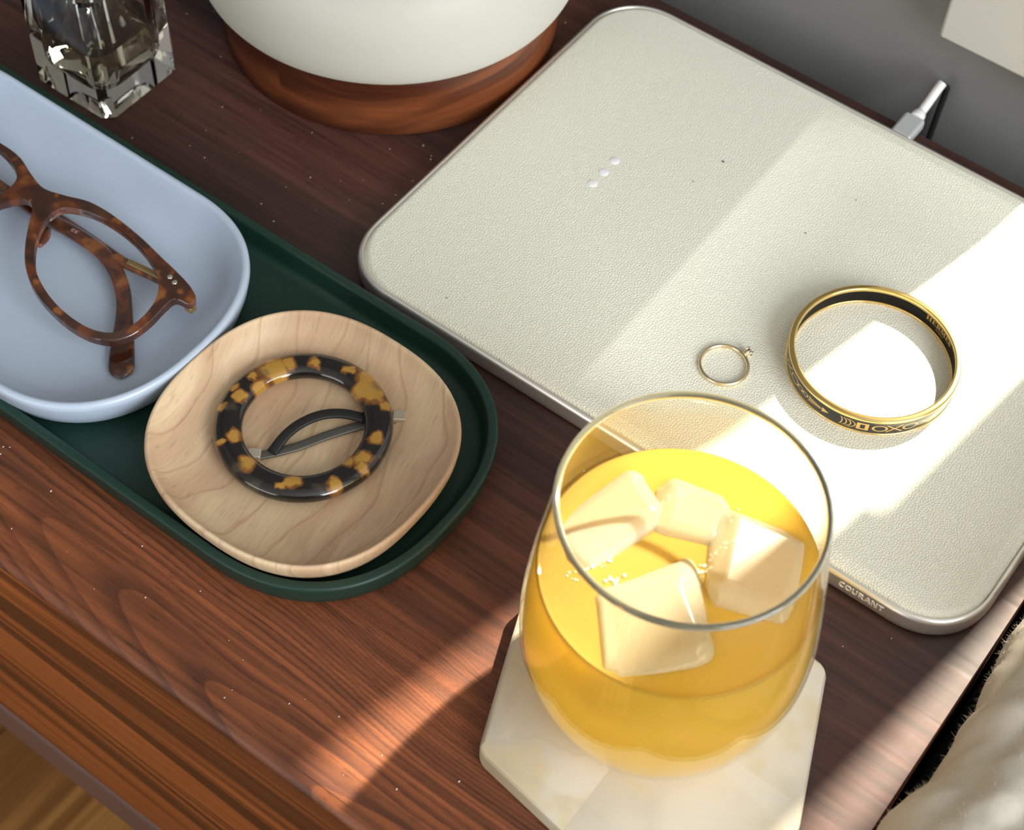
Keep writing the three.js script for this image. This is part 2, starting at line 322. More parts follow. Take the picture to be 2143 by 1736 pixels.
// ------------------------------------------------------------------ wireless charging tray
const leatherBump = (() => { // pebbled leather, 64 mm square tile
  const n = 1024, cell = 64, pts = [];
  for (let j = 0; j < cell; j++) for (let i = 0; i < cell; i++) pts.push([i + hash(i, j, 1) * 0.9, j + hash(i, j, 2) * 0.9]);
  return tex(n, n, (i, j) => {
    const x = i / n * cell, y = j / n * cell, ci = Math.floor(x), cj = Math.floor(y); let d1 = 9, d2 = 9;
    for (let b = -1; b <= 1; b++) for (let a = -1; a <= 1; a++) {
      const ii = (ci + a + cell) % cell, jj = (cj + b + cell) % cell, p = pts[jj * cell + ii]; let dx = p[0] - ii + ci + a - x, dy = (p[1] - jj + cj + b - y);
      const d = Math.hypot(dx, dy * 0.85); if (d < d1) { d2 = d1; d1 = d; } else if (d < d2) d2 = d;
    }
    return smooth(0.02, 0.45, d2 - d1) * 0.85 + 0.15 * hash(i, j, 4);
  }, false);
})(); leatherBump.repeat.set(1 / 0.078, 1 / 0.078);
{
  const xc = -0.1777, zc = -0.4508, A = 0.1459, B = 0.1060, R = 0.0285;
  const t = thing('charging_tray', 'flat off-white leather charging tray with a sunken catchall, metal edge and maker\'s lettering', 'charger', [xc, 0, zc]);
  const metal = std({ color: rgb(238, 235, 228), metalness: 0.82, roughness: 0.34 });
  const pr = [[0.004, 0.0004], [0.0016, 0.0006], [0.0005, 0.0016], [0.0002, 0.004], [0.0002, 0.0086], [0.0005, 0.0094], [0.0012, 0.0102], [0.0019, 0.0105], [0.0024, 0.0104], [0.0027, 0.0098], [0.0030, 0.0085], [0.012, 0.0045], [0.03, 0.0045]];
  mesh('metal_edge', loft(insetRings(pr, A, B, R, R, 2.15, 240)), metal, t);
  // leather pad: columns clipped to the rounded rectangle, height from the dish profile
  const a = A - 0.0029, b = B - 0.0029, r = R - 0.0029, nx = 300, nz = 220, pos = [], idx = [];
  const D0x = -0.2085 - xc, D1x = -0.040 - xc, D0z = -0.5480 - zc, D1z = -0.3535 - zc;
  const ease = (d, w) => { const q = clamp(d / w); return 1 - (1 - q) * (1 - q); };
  const height = (x, z, edge) => {
    const l = ease(x - D0x, 0.042), rt = ease(D1x - x, 0.045), bk = ease(z - D0z, 0.034), ft = ease(D1z - z, 0.030);
    const dip = 0.0052 * Math.min(l, 1) * rt * bk * ft;
    const e = clamp(edge / 0.0022), round = Math.sqrt(Math.max(0, 1 - (1 - e) * (1 - e)));
    return 0.0094 + 0.0018 * round - dip;
  };
  for (let i = 0; i <= nx; i++) {
    let u = i / nx * 2 - 1; u = Math.sign(u) * (1 - Math.pow(1 - Math.abs(u), 1.25)); const x = u * a;
    const dx = Math.abs(x) - (a - r), zm = dx > 0 ? b - (r - r * Math.pow(Math.max(0, 1 - Math.pow(dx / r, 2.15)), 1 / 2.15)) : b;
    for (let j = 0; j <= nz; j++) {
      let v = j / nz * 2 - 1; v = Math.sign(v) * (1 - Math.pow(1 - Math.abs(v), 1.25)); const z = v * zm;
      // distance to the edge
      const qx = Math.max(Math.abs(x) - (a - r), 0), qz = Math.max(Math.abs(z) - (b - r), 0);
      const edge = (qx > 0 && qz > 0) ? r - Math.hypot(qx, qz) : Math.min(a - Math.abs(x), b - Math.abs(z));
      pos.push(x, height(x, z, Math.max(edge, 0)), z);
    }
  }
  for (let i = 0; i < nx; i++) for (let j = 0; j < nz; j++) { const p = i * (nz + 1) + j, q = p + nz + 1; idx.push(p, p + 1, q + 1, p, q + 1, q); }
  const g = new THREE.BufferGeometry(); g.setAttribute('position', new THREE.Float32BufferAttribute(pos, 3)); g.setIndex(idx); g.computeVertexNormals(); planarUV(g);
  const pad = mesh('leather_pad', g, phy({ color: rgb(233, 232, 215), roughness: 0.5, bumpMap: leatherBump, bumpScale: 0.00016 }), t);
  for (const z of [-0.4463, -0.4545, -0.463]) { const d = lathe([[0, 0.00045], [0.0013, 0.0004], [0.002, 0.00018], [0.0022, 0]], 24); d.translate(-0.2637 - xc, 0.0112, z - zc); const m = mesh('charging_dot', d, std({ color: rgb(236, 236, 238), roughness: 0.6 }), t); if (z === -0.4545) m.userData.label = 'small white raised dot marking the charging spot'; }
  const font = await new FontLoader().loadAsync('fonts/droid/droid_sans_bold.typeface.json');
  const word = 'COURANT', gs = [];
  [...word].forEach((ch, k) => { const q = new TextGeometry(ch, { font, size: 0.0030, depth: 0.00025, curveSegments: 4, bevelEnabled: false }); q.computeBoundingBox(); const w = q.boundingBox.max.x + q.boundingBox.min.x; q.translate(-0.0802 + k * 0.00275 - w / 2 - xc, 0.0048, B - 0.00025); gs.push(q); });
  mesh('lettering', mergeGeometries(gs), std({ color: rgb(245, 240, 230), metalness: 0.2, roughness: 0.4 }), t).userData.label = 'pale raised lettering on the front edge';
  mesh('charging_port', box(-0.1755 - xc - 0.0048, -0.1755 - xc + 0.0048, 0.0032, 0.0078, -B - 0.0003, -B + 0.001, 0.0002), std({ color: 0x1a1a1a, roughness: 0.6 }), t);
}
{ // plug and cable at the back
  const t = thing('charging_cable', 'silver charging plug and white cable at the back edge of the charging tray', 'cable', [-0.1755, 0, -0.5572]);
  const plug = box(-0.0050, 0.0050, 0.0026, 0.0084, -0.0150, 0.0, 0.0016);
  mesh('plug', plug, std({ color: rgb(208, 211, 211), metalness: 0.35, roughness: 0.32 }), t);
  const s = lathe([[0, 0], [0.0030, 0], [0.0033, 0.0006], [0.0031, 0.0035], [0.0026, 0.0050], [0, 0.0052]], 24); s.rotateX(-PI / 2); s.translate(0, 0.0056, -0.0148);
  mesh('strain_relief', s, std({ color: rgb(238, 238, 236), roughness: 0.4 }), t);
  const c = new THREE.CatmullRomCurve3([[0, 0.0056, -0.019], [0.0005, 0.0085, -0.024], [0.001, 0.0125, -0.030], [0.0014, 0.0145, -0.0335]].map((p) => new THREE.Vector3(...p)));
  mesh('cable', new THREE.TubeGeometry(c, 30, 0.0021, 16, false), std({ color: rgb(232, 230, 226), roughness: 0.5 }), t);
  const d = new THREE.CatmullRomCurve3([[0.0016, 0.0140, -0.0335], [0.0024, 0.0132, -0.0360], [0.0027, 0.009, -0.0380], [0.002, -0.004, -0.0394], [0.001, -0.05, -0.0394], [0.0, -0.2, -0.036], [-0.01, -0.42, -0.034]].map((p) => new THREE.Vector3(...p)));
  mesh('cable_shaded_run', new THREE.TubeGeometry(d, 60, 0.0015, 12, false), std({ color: rgb(20, 19, 18), roughness: 0.8 }), t).userData.label = 'lower length of the white cable, its shade put into the black colour';  // shade past the bend is put into the black colour
}

// ------------------------------------------------------------------ bangle and ring
const gold = std({ color: new THREE.Color(0.98, 0.70, 0.26), metalness: 1, roughness: 0.16 });
function canvasTex(w, h, draw) { const c = document.createElement('canvas'); c.width = w; c.height = h; draw(c.getContext('2d'), w, h); const t = new THREE.CanvasTexture(c); t.colorSpace = THREE.SRGBColorSpace; t.wrapS = THREE.RepeatWrapping; t.anisotropy = 8; return t; }
{
  const t = thing('bangle', 'gold bangle with black enamel band patterned in gold, lying in the sunlit catchall', 'bangle', [-0.1222, 0.0062, -0.4395]);
  const R = 0.0341, H = 0.0092;
  // rims of gold above and below, the enamel sunk between them
  const rim = (y0, y1, r0, r1) => lathe(curve([[r0, (y0 + y1) / 2], [r0 + 0.0001, y1 - 0.0001], [(r0 + r1) / 2, y1], [r1 - 0.0002, y1 - 0.0003], [r1, (y0 + y1) / 2], [r1 - 0.0003, y0 + 0.0001], [(r0 + r1) / 2, y0], [r0 + 0.0001, y0 + 0.0001], [r0, (y0 + y1) / 2]], 32), 160);
  mesh('gold_rim', rim(H - 0.0018, H, R - 0.0023, R + 0.0002), gold, t);
  mesh('gold_rim', rim(0, 0.0012, R - 0.0022, R + 0.0002), gold, t);
  mesh('gold_core', lathe([[R - 0.0014, 0.0006], [R - 0.0006, 0.0006], [R - 0.0006, H - 0.0006], [R - 0.0014, H - 0.0006], [R - 0.0014, 0.0006]], 160), gold, t);
  const motif = (pen) => canvasTex(2048, 128, (c, w, h) => {
    c.fillStyle = '#0d0b08'; c.fillRect(0, 0, w, h); c.strokeStyle = c.fillStyle = '#c9a45c'; c.lineWidth = 5;
    const cy = h / 2;
    for (let k = 0; k < 4; k++) {
      const x = k * 512;
      for (const s of [0, 1, 2, 3]) { c.beginPath(); c.ellipse(x + 40 + s * 9, cy, 12 + s * 8, 46, 0, -1.3, 1.3); c.stroke(); }
      c.fillRect(x + 108, cy - 40, 46, 80); c.fillStyle = '#0d0b08'; c.fillRect(x + 122, cy - 24, 18, 48); c.fillStyle = '#c9a45c';
      c.lineWidth = 9; c.beginPath(); c.ellipse(x + 196, cy, 26, 32, 0, 0, 7); c.stroke();
      c.beginPath(); c.moveTo(x + 222, cy - 40); c.lineTo(x + 282, cy + 40); c.moveTo(x + 282, cy - 40); c.lineTo(x + 222, cy + 40); c.stroke();
      c.beginPath(); c.ellipse(x + 314, cy, 28, 30, 0, 0, 7); c.stroke(); c.lineWidth = 7;
      c.beginPath(); c.ellipse(x + 358, cy, 15, 20, 0, 0, 7); c.stroke(); c.beginPath(); c.ellipse(x + 391, cy, 13, 18, 0, 0, 7); c.stroke();
      c.lineWidth = 5; c.beginPath(); for (let q = 0; q < 7; q++) { c.moveTo(x + 420 + q * 9, cy); c.lineTo(x + 412 + q * 9, cy - 30 + q * 3); c.moveTo(x + 420 + q * 9, cy); c.lineTo(x + 412 + q * 9, cy + 30 - q * 3); } c.stroke();
      c.beginPath(); c.moveTo(x + 408, cy); c.lineTo(x + 500, cy); c.stroke(); c.beginPath(); c.moveTo(x + 510, cy); c.lineTo(x + 478, cy - 26); c.lineTo(x + 478, cy + 26); c.fill();
    }
  });
  const outTex = motif(); outTex.repeat.set(-1, 1); outTex.offset.set(0.11, 0);
  const strip = (r, y0, y1, inward) => { const g = new THREE.CylinderGeometry(r, r, y1 - y0, 160, 1, true); g.translate(0, (y0 + y1) / 2, 0); return g; };
  const band = (r0, r1, y0, y1) => { const g = lathe([[r0, y0], [r1, y0], [r1, y1], [r0, y1], [r0, y0]], 160); const p = g.attributes.position, uv = g.attributes.uv; for (let i = 0; i < p.count; i++) uv.setY(i, (p.getY(i) - y0) / (y1 - y0)); return g; };
  const enamel = (map, shine) => phy({ map, roughness: shine ? 0.25 : 0.55, clearcoat: shine ? 0.6 : 0, clearcoatRoughness: 0.08, specularIntensity: shine ? 1 : 0.4 });
  outTex.repeat.set(1, 1); outTex.offset.set(0, 0);
  mesh('enamel_band', band(R - 0.0006, R - 0.0001, 0.0011, H - 0.0017), enamel(outTex, true), t);
  const inTex = canvasTex(2048, 80, (c, w, h) => { c.fillStyle = '#0a0906'; c.fillRect(0, 0, w, h); c.fillStyle = '#b99a55'; c.font = 'bold 40px serif'; c.textAlign = 'center'; c.translate(w * 0.425, 0); c.scale(-1, 1); c.fillText('HERMÈS', 0, 40); c.font = '18px serif'; c.fillText('PARIS', 0, 62); });
  mesh('inner_lining', band(R - 0.0018, R - 0.0014, 0.0011, H - 0.0017), enamel(inTex, false), t).userData.label = 'black inner lining with small gold lettering';
}
{
  const t = thing('ring', 'thin pale gold ring with a small diamond, lying beside the bangle', 'ring', [-0.1685, 0.0061, -0.4025]);
  const R = 0.0096, pale = std({ color: new THREE.Color(0.80, 0.68, 0.47), metalness: 1, roughness: 0.2 });
  mesh('ring_band', (() => { const g = new THREE.TorusGeometry(R, 0.0008, 14, 90); g.rotateX(PI / 2); g.scale(1, 1.35, 1); g.translate(0, 0.00085, 0); return g; })(), pale, t);
  const a = -1.2, st = new THREE.Group(); st.name = 'setting'; st.position.set(Math.cos(a) * (R + 0.0006), 0.0016, Math.sin(a) * (R + 0.0006)); st.rotation.set(0, -a, 0); st.scale.setScalar(1.35); t.add(st);
  const axis = (g) => { g.rotateZ(-PI / 2); return g; };   // +y of the part points outwards
  mesh('basket', axis(lathe([[0.0004, -0.0006], [0.0009, 0.0002], [0.0012, 0.0010], [0.0010, 0.0010], [0.0005, 0.0003], [0.0004, -0.0006]], 16)), pale, st);
  mesh('diamond', axis(new THREE.LatheGeometry([[0, 0.0001], [0.0013, 0.0013], [0.0013, 0.0015], [0.0008, 0.0020], [0, 0.0020]].map(([x, y]) => new THREE.Vector2(x, y)), 8)), phy({ color: 0xffffff, roughness: 0, transmission: 1, thickness: 0.002, ior: 2.0 }), st);
  for (let k = 0; k < 4; k++) { const p = new THREE.SphereGeometry(0.00042, 8, 6); p.scale(1, 2.4, 1); p.translate(0.00125 * Math.cos(k * PI / 2 + 0.6), 0.0014, 0.00125 * Math.sin(k * PI / 2 + 0.6)); mesh('prong', axis(p), pale, st); }
}

// ------------------------------------------------------------------ hair clip
const CLIP = [-0.2775, 0.008, -0.2743];
const tortTex = (() => {
  const P = [[-25.4, -11.6, 5], [-28.9, -4.3, 2.2], [-21.4, -10.8, 3.6], [-22.9, -2.5, 3.2], [-14.0, -23.9, 2.0], [-22, -17, 2.6], [7.6, -31.6, 5.4], [8.3, -25.6, 4.2], [12.8, -26.6, 4.2], [14, -33, 3.6], [19.2, -25.6, 2.4], [-26.6, 6.3, 2.4], [-28.4, 14.1, 1.8], [-16.6, 21.3, 2.8], [-18.8, 26.7, 1.6], [-4.4, 27.2, 3.2], [-2.8, 35.6, 1.4], [14.1, 23.6, 2.9], [13, 27, 1.8], [27.9, 14.1, 2.8], [24.3, 2.9, 3.2], [28.8, -1.1, 3.2], [31.5, 2.7, 2.2], [26.8, -11.1, 2.2], [-1.5, -29.6, 2.0], [-31, 4, 1.6]];
  const S = [[-26.5, -8.5, 2.6], [4, 34, 4], [11.5, -31, 3.2], [-26, 12, 3], [24, 19, 3], [-5.5, 31, 3], [33, -6, 2.4]];
  return tex(512, 512, (i, j) => {
    const x = (i / 511 - 0.5) * 76, z = (j / 511 - 0.5) * 76, w = fbm(x * 0.28, z * 0.28, 3, 4) - 0.5, w2 = fbm(x * 0.28 + 40, z * 0.28, 3, 8) - 0.5;
    const X = x + w * 4, Z = z + w2 * 4; let m = 0, s = 0;
    for (const p of P) m = Math.max(m, smooth(1.30, 0.62, Math.hypot(X - p[0], Z - p[1]) / p[2] / 1.15));
    for (const p of S) s = Math.max(s, smooth(1.2, 0.4, Math.hypot(X - p[0], Z - p[1]) / p[2]));
    const edge = 4 * m * (1 - m); let c = mix3([21, 17, 14], [186, 140, 58], m); c = mix3(c, [136, 74, 26], edge * 0.6); c = mix3(c, [82, 74, 58], s * 0.65 * (1 - 0.4 * m)); return c;
  });
})(); tortTex.repeat.set(1 / 0.076, 1 / 0.076); tortTex.offset.set(0.5, 0.5);
{
  const t = thing('hair_clip', 'round tortoiseshell hair clip with a dark metal barrette bar, in the wooden dish', 'hair clip', CLIP);
  const R = 0.0286, w = 0.0055, h = 0.0034, rings = [], n = 160, m = 28;
  const pos = [], idx = [];
  for (let i = 0; i < n; i++) for (let k = 0; k < m; k++) { const a = i / n * TAU, b = k / m * TAU, cb = Math.cos(b), sb = Math.sin(b), r = R + Math.sign(cb) * Math.pow(Math.abs(cb), 0.85) * w; pos.push(r * Math.cos(a), 0.0052 + Math.sign(sb) * Math.pow(Math.abs(sb), 0.85) * h, r * Math.sin(a)); }
  for (let i = 0; i < n; i++) for (let k = 0; k < m; k++) { const a = i * m + k, b = i * m + (k + 1) % m, c = ((i + 1) % n) * m + k, d = ((i + 1) % n) * m + (k + 1) % m; idx.push(a, b, d, a, d, c); }
  const g = new THREE.BufferGeometry(); g.setAttribute('position', new THREE.Float32BufferAttribute(pos, 3)); g.setIndex(idx); g.computeVertexNormals(); planarUV(g);
  mesh('clip_ring', g, phy({ map: tortTex, roughness: 0.16, clearcoat: 1, clearcoatRoughness: 0.04 }), t);
  const silver = std({ color: rgb(222, 212, 194), metalness: 0.6, roughness: 0.35 }), q = (p, y) => [p[0] - CLIP[0], y, p[1] - CLIP[2]];
  mesh('base_bar', sweep([q([-0.2845, -0.2545], 0.0012), q([-0.2755, -0.2665], 0.0016), q([-0.2690, -0.2790], 0.0016), q([-0.2618, -0.2905], 0.0014), q([-0.2535, -0.3010], 0.0010)], () => 0.0019, () => 0.0006, 40, 12, 4), std({ color: rgb(120, 118, 112), metalness: 0.8, roughness: 0.5 }), t);
  mesh('tension_bar', sweep([q([-0.2806, -0.2590], 0.0020), q([-0.2806, -0.2680], 0.0042), q([-0.2788, -0.2761], 0.0050), q([-0.2750, -0.2832], 0.0050), q([-0.2695, -0.2885], 0.0044), q([-0.2625, -0.2925], 0.0030)], () => 0.0021, () => 0.0009, 40, 12, 3), std({ color: rgb(46, 46, 46), metalness: 0.4, roughness: 0.5 }), t);
  for (const [x, z, rot] of [[-0.2853, -0.2545, 0.6], [-0.2530, -0.3018, 0.6]]) { const b = new RoundedBoxGeometry(0.0052, 0.003, 0.0046, 2, 0.0006); b.rotateY(rot); b.translate(x - CLIP[0], 0.0019, z - CLIP[2]); mesh('end_clasp', b, silver, t); }
}

// ------------------------------------------------------------------ eyeglasses
const shellTex = tex(512, 512, (i, j) => {
  const x = i / 512 * 26, y = j / 512 * 26, a = fbm(x * 0.55, y * 0.55, 3, 3), b = fbm(x * 0.8 + 9, y * 0.8, 2, 6);
  let c = mix3([66, 34, 20], [108, 54, 24], smooth(0.36, 0.66, a)); c = mix3(c, [150, 90, 38], smooth(0.60, 0.82, b) * 0.9); c = mix3(c, [54, 27, 18], smooth(0.52, 0.74, 1 - b) * 0.6); return c;
}); shellTex.repeat.set(1 / 0.11, 1 / 0.11);
{
  const Y = 0.0152, cx = -0.4325, cz = -0.275;
  const t = thing('eyeglasses', 'tortoiseshell eyeglasses with folded temples lying in the pale blue dish', 'eyeglasses', [cx, 0.007, cz]);
  const outer = [[-432.5, -294.2], [-423, -296.6], [-412.8, -300.2], [-401.1, -301], [-384.3, -299.7], [-369.9, -297.3], [-359.4, -295.6], [-350.2, -293.2], [-346.6, -291.0], [-346.2, -287.2], [-352.4, -285.4], [-353.0, -280.3], [-352.7, -271.2], [-354.2, -262.4], [-358, -256.3], [-364.3, -252.6], [-372.8, -251], [-383, -251.3], [-395.7, -253.8], [-404.7, -257.6], [-412.1, -262.8], [-418.8, -269.9], [-425.2, -278.6], [-429.0, -284.0], [-432.5, -285.6]];
  const inner = [[-419.5, -291.5], [-413.8, -295], [-406.2, -297.3], [-394.9, -298], [-383.6, -296.9], [-374.1, -294.4], [-365.8, -290.4], [-360.6, -285.8], [-357.2, -279.4], [-356.1, -271.9], [-356.9, -264.6], [-360.3, -258.5], [-366.9, -254.9], [-375.7, -253.7], [-386.7, -254.6], [-397.3, -257.6], [-406.4, -262.3], [-412.3, -267.6], [-417, -273.8], [-420.4, -281.3], [-421, -287.2]];
  const loc = ([x, z]) => new THREE.Vector3(x / 1000 - cx, -(z / 1000 - cz), 0);
  const half = outer.map(loc), mir = half.slice(1, -1).map((p) => new THREE.Vector3(-p.x, p.y, 0)).reverse();
  const out = new THREE.CatmullRomCurve3([...half, ...mir], true, 'centripetal').getPoints(260);
  const hole = new THREE.CatmullRomCurve3(inner.map(loc), true, 'centripetal').getPoints(110);
  const sh = new THREE.Shape(out.map((p) => new THREE.Vector2(p.x, p.y)));
  for (const s of [1, -1]) sh.holes.push(new THREE.Path(hole.map((p) => new THREE.Vector2(s * p.x, p.y))));
  let g = new THREE.ExtrudeGeometry(sh, { depth: 0.0026, bevelEnabled: true, bevelThickness: 0.0007, bevelSize: 0.0006, bevelOffset: -0.0006, bevelSegments: 3, curveSegments: 4 });
  g.rotateX(-PI / 2); // front faces up
  const bow = (geo) => { const p = geo.attributes.position; for (let i = 0; i < p.count; i++) { const x = p.getX(i), z = p.getZ(i); p.setY(i, p.getY(i) - 0.30 * x * x - 0.06 * (z + 0.0)); } geo.computeVertexNormals(); return geo; };
  bow(g); g = toCreasedNormals(g, 0.7); g.translate(0, Y - 0.0026, 0); planarUV(g);
  const shell = phy({ map: shellTex, roughness: 0.2, clearcoat: 1, clearcoatRoughness: 0.06, transmission: 0.12, thickness: 0.003 });
  mesh('frame_front', g, shell, t);
  const lensM = phy({ color: 0xffffff, roughness: 0, transmission: 1, thickness: 0, ior: 1.5, specularIntensity: 0.6 });
  for (const s of [1, -1]) { const ls = new THREE.Shape(hole.map((p) => new THREE.Vector2(s * p.x, p.y))); let lg = new THREE.ExtrudeGeometry(ls, { depth: 0.0012, bevelEnabled: false }); lg.rotateX(-PI / 2); bow(lg); lg.translate(0, Y - 0.0020, 0); mesh('lens', lg, lensM, t); }
  const steel = std({ color: rgb(225, 222, 214), metalness: 0.9, roughness: 0.25 }), brass = std({ color: rgb(196, 170, 112), metalness: 0.8, roughness: 0.35, });
  for (const [x, z] of [[-0.3612, -0.2921], [-0.3580, -0.2913]]) for (const s of [1, -1]) { const r = lathe([[0, 0.0004], [0.0009, 0.0003], [0.0011, 0]], 16); const X = (x - cx); r.translate(s * X, Y + 0.0007 - 0.30 * X * X - 0.06 * (z - cz), z - cz); mesh('rivet', r, steel, t); }
  const q = (x, y, z) => [x / 1000 - cx, y, z / 1000 - cz];
  // temple hinged on the right runs back along the brow; the other crosses under the lens and bends to its tip
  const wT = (t0) => 0.0021 + 0.0012 * smooth(0.15, 0.6, t0) + 0.0012 * smooth(0.8, 0.95, t0), cap = (t0) => Math.sqrt(Math.max(0.02, 1 - Math.pow(Math.max(0, (t0 - 0.965) / 0.035), 2)));
  mesh('temple', sweep([q(-349, 0.0100, -289.5), q(-356.4, 0.0092, -292.5), q(-370.4, 0.0078, -292.3), q(-384.7, 0.0066, -291), q(-400, 0.0055, -291.5), q(-420, 0.0045, -292), q(-440, 0.0040, -291), q(-462, 0.0036, -287), q(-480, 0.0034, -276), q(-489, 0.0034, -262)], (u) => wT(u) * cap(u), (u) => 0.0017 * cap(u), 80, 16, 2.6), shell, t);
  mesh('temple', sweep([q(-516, 0.0100, -289.5), q(-505, 0.0088, -291), q(-480, 0.0070, -291), q(-455, 0.0060, -289.5), q(-430, 0.0058, -289), q(-411, 0.0060, -290), q(-396, 0.0066, -288.8), q(-386, 0.0062, -285.5), q(-377, 0.0050, -280), q(-368.5, 0.0036, -271.5), q(-360.5, 0.0027, -262), q(-353.5, 0.0022, -254), q(-349.5, 0.0024, -250)], (u) => (wT(u) + 0.0008 * smooth(0.8, 1, u)) * cap(u), (u) => 0.0017 * cap(u), 90, 16, 2.6), shell, t);
  // metal core showing in the hinge end of each temple, and the hinges
  mesh('temple_core', sweep([q(-355, 0.0114, -291.8), q(-363, 0.0107, -292.3), q(-372, 0.0100, -292.1), q(-384, 0.0089, -291.1)], () => 0.0014, () => 0.0005, 20, 12, 3), brass, t).userData.label = 'gold metal core showing in the temple';
  for (const s of [1, -1]) { const b = new RoundedBoxGeometry(0.004, 0.0034, 0.0036, 2, 0.0006); b.translate(s * 0.0845, 0.0098, -0.0136); mesh('hinge', b, brass, t); }
  for (const s of [1, -1]) mesh('nose_pad', sweep([[s * 0.0155, 0.0098, 0.0005], [s * 0.0135, 0.0090, -0.004], [s * 0.0112, 0.0094, -0.009]], (u) => 0.0011 + 0.0012 * Math.sin(PI * u), () => 0.0012, 20, 12), shell, t);
  // CE mark printed on the temple under the lens
  const ce = canvasTex(128, 64, (c, w, h) => { c.clearRect(0, 0, w, h); c.fillStyle = '#5a3020'; c.fillRect(0, 0, w, h); c.strokeStyle = '#d9b9ae'; c.lineWidth = 9; c.beginPath(); c.arc(44, 32, 20, 0.9, 5.4); c.stroke(); c.beginPath(); c.arc(98, 32, 20, 0.9, 5.4); c.moveTo(80, 32); c.lineTo(98, 32); c.stroke(); });
  const pl = box(-0.0021, 0.0021, 0, 0.00006, -0.0010, 0.0010); planarUV(pl, 1); { const p = pl.attributes.position, uv = pl.attributes.uv; for (let i = 0; i < p.count; i++) uv.setXY(i, (p.getX(i) + 0.0021) / 0.0042, 1 - (p.getZ(i) + 0.0010) / 0.0020); }
  pl.rotateY(0.1); pl.translate(-0.4130 - cx, 0.00772, -0.2900 - cz); mesh('ce_mark', pl, std({ map: ce, roughness: 0.4 }), t);
}

// ------------------------------------------------------------------ marble coaster, drink
const marbleTex = tex(512, 512, (i, j) => {
  const x = i / 512 * 6, y = j / 512 * 6, w = fbm(x * 0.9, y * 0.9, 4, 2), v = Math.abs(fbm(x * 0.7 + w * 2, y * 0.7, 4, 11) - 0.5) * 2;
  let c = mix3([226, 218, 200], [204, 194, 174], smooth(0.3, 0.75, fbm(x * 0.5, y * 0.5, 4, 7))); c = mix3(c, [214, 196, 152], smooth(0.50, 0.72, w) * 0.6); c = mix3(c, [176, 166, 150], smooth(0.14, 0.0, v) * 0.16 * smooth(0.4, 0.7, fbm(x * 0.6 + 5, y * 0.6, 2, 19))); return c;
}); marbleTex.repeat.set(1 / 0.13, 1 / 0.13);
const COAST = [-0.1058, 0, -0.2603];
{
  const t = thing('coaster', 'white marble hexagonal coaster under the drink glass', 'coaster', COAST);
  const rot = 68 * PI / 180 - PI / 2, ap = 0.0556, ringHex = (o, y) => {
    const out = [], rc = 0.007, A = ap - o, side = A * 2 / Math.sqrt(3), rad = Math.max(rc - o, 0.001);
    for (let k = 0; k < 6; k++) { const a0 = k * PI / 3 + PI / 6; const vx = Math.cos(a0) * (side - rad * 2 / Math.sqrt(3)), vz = Math.sin(a0) * (side - rad * 2 / Math.sqrt(3)); for (let i = 0; i <= 7; i++) { const a = a0 - PI / 6 + i / 7 * PI / 3; const X = vx + rad * Math.cos(a), Z = vz + rad * Math.sin(a); out.push([X * Math.cos(rot) - Z * Math.sin(rot), y, X * Math.sin(rot) + Z * Math.cos(rot)]); } }
    return out;
  };
  mesh('coaster_slab', toCreasedNormals(loft([ringHex(0.0012, 0), ringHex(0.0002, 0.0008), ringHex(0, 0.002), ringHex(0, 0.0076), ringHex(0.0003, 0.0086), ringHex(0.001, 0.0093), ringHex(0.002, 0.0096)]), 0.8), phy({ map: marbleTex, roughness: 0.32, clearcoat: 0.2, clearcoatRoughness: 0.2 }), t);
}
const GL = [-0.1122, 0.0097, -0.2685];     // base of the glass on the coaster
const outerPts = [[0.0300, 0.0000], [0.0345, 0.0010], [0.0385, 0.0042], [0.0425, 0.0115], [0.0462, 0.0220], [0.0486, 0.0345], [0.0490, 0.0500], [0.0475, 0.0700], [0.0450, 0.0900], [0.0416, 0.1150]];
const outerC = curve(outerPts, 60), rAt = (y) => { for (let i = 1; i < outerC.length; i++) if (outerC[i][1] >= y) { const a = outerC[i - 1], b = outerC[i]; return lerp(a[0], b[0], (y - a[1]) / (b[1] - a[1] || 1)); } return outerC[outerC.length - 1][0]; };
{
  const t = thing('drinking_glass', 'stemless clear glass of iced orange drink standing on the hexagonal coaster', 'glass', GL);
  const th = 0.0011, ys = []; for (let k = 0; k <= 60; k++) ys.push(lerp(0.0016, 0.1146, k / 60));
  const inside = ys.map((y) => [rAt(y) - th, y]).reverse();
  mesh('glass_wall', lathe([[0, 0.0008], [0.02, 0.0006], [0.028, 0], ...outerC.slice(1), [0.0414, 0.1153], ...inside, [0.031, 0.0012], [0, 0.0012]], 128), phy({ color: new THREE.Color(0.97, 0.96, 0.90), roughness: 0, transmission: 1, thickness: 0, ior: 1.5, specularIntensity: 0.85 }), t);
  mesh('glass_rim', lathe(curve([[0.0398, 0.1150], [0.0401, 0.1159], [0.0409, 0.1163], [0.0417, 0.1159], [0.0420, 0.1150], [0.0417, 0.1141], [0.0409, 0.1138], [0.0401, 0.1141], [0.0398, 0.1150]], 32), 128), phy({ color: new THREE.Color(0.92, 0.84, 0.52), roughness: 0.06, transmission: 0.85, thickness: 0.002, ior: 1.45, attenuationColor: new THREE.Color(0.80, 0.66, 0.22), attenuationDistance: 0.004 }), t);  // golden tint paints the drink mirrored in the rim
}
const LQ = 0.0785;                          // liquid level above the glass base
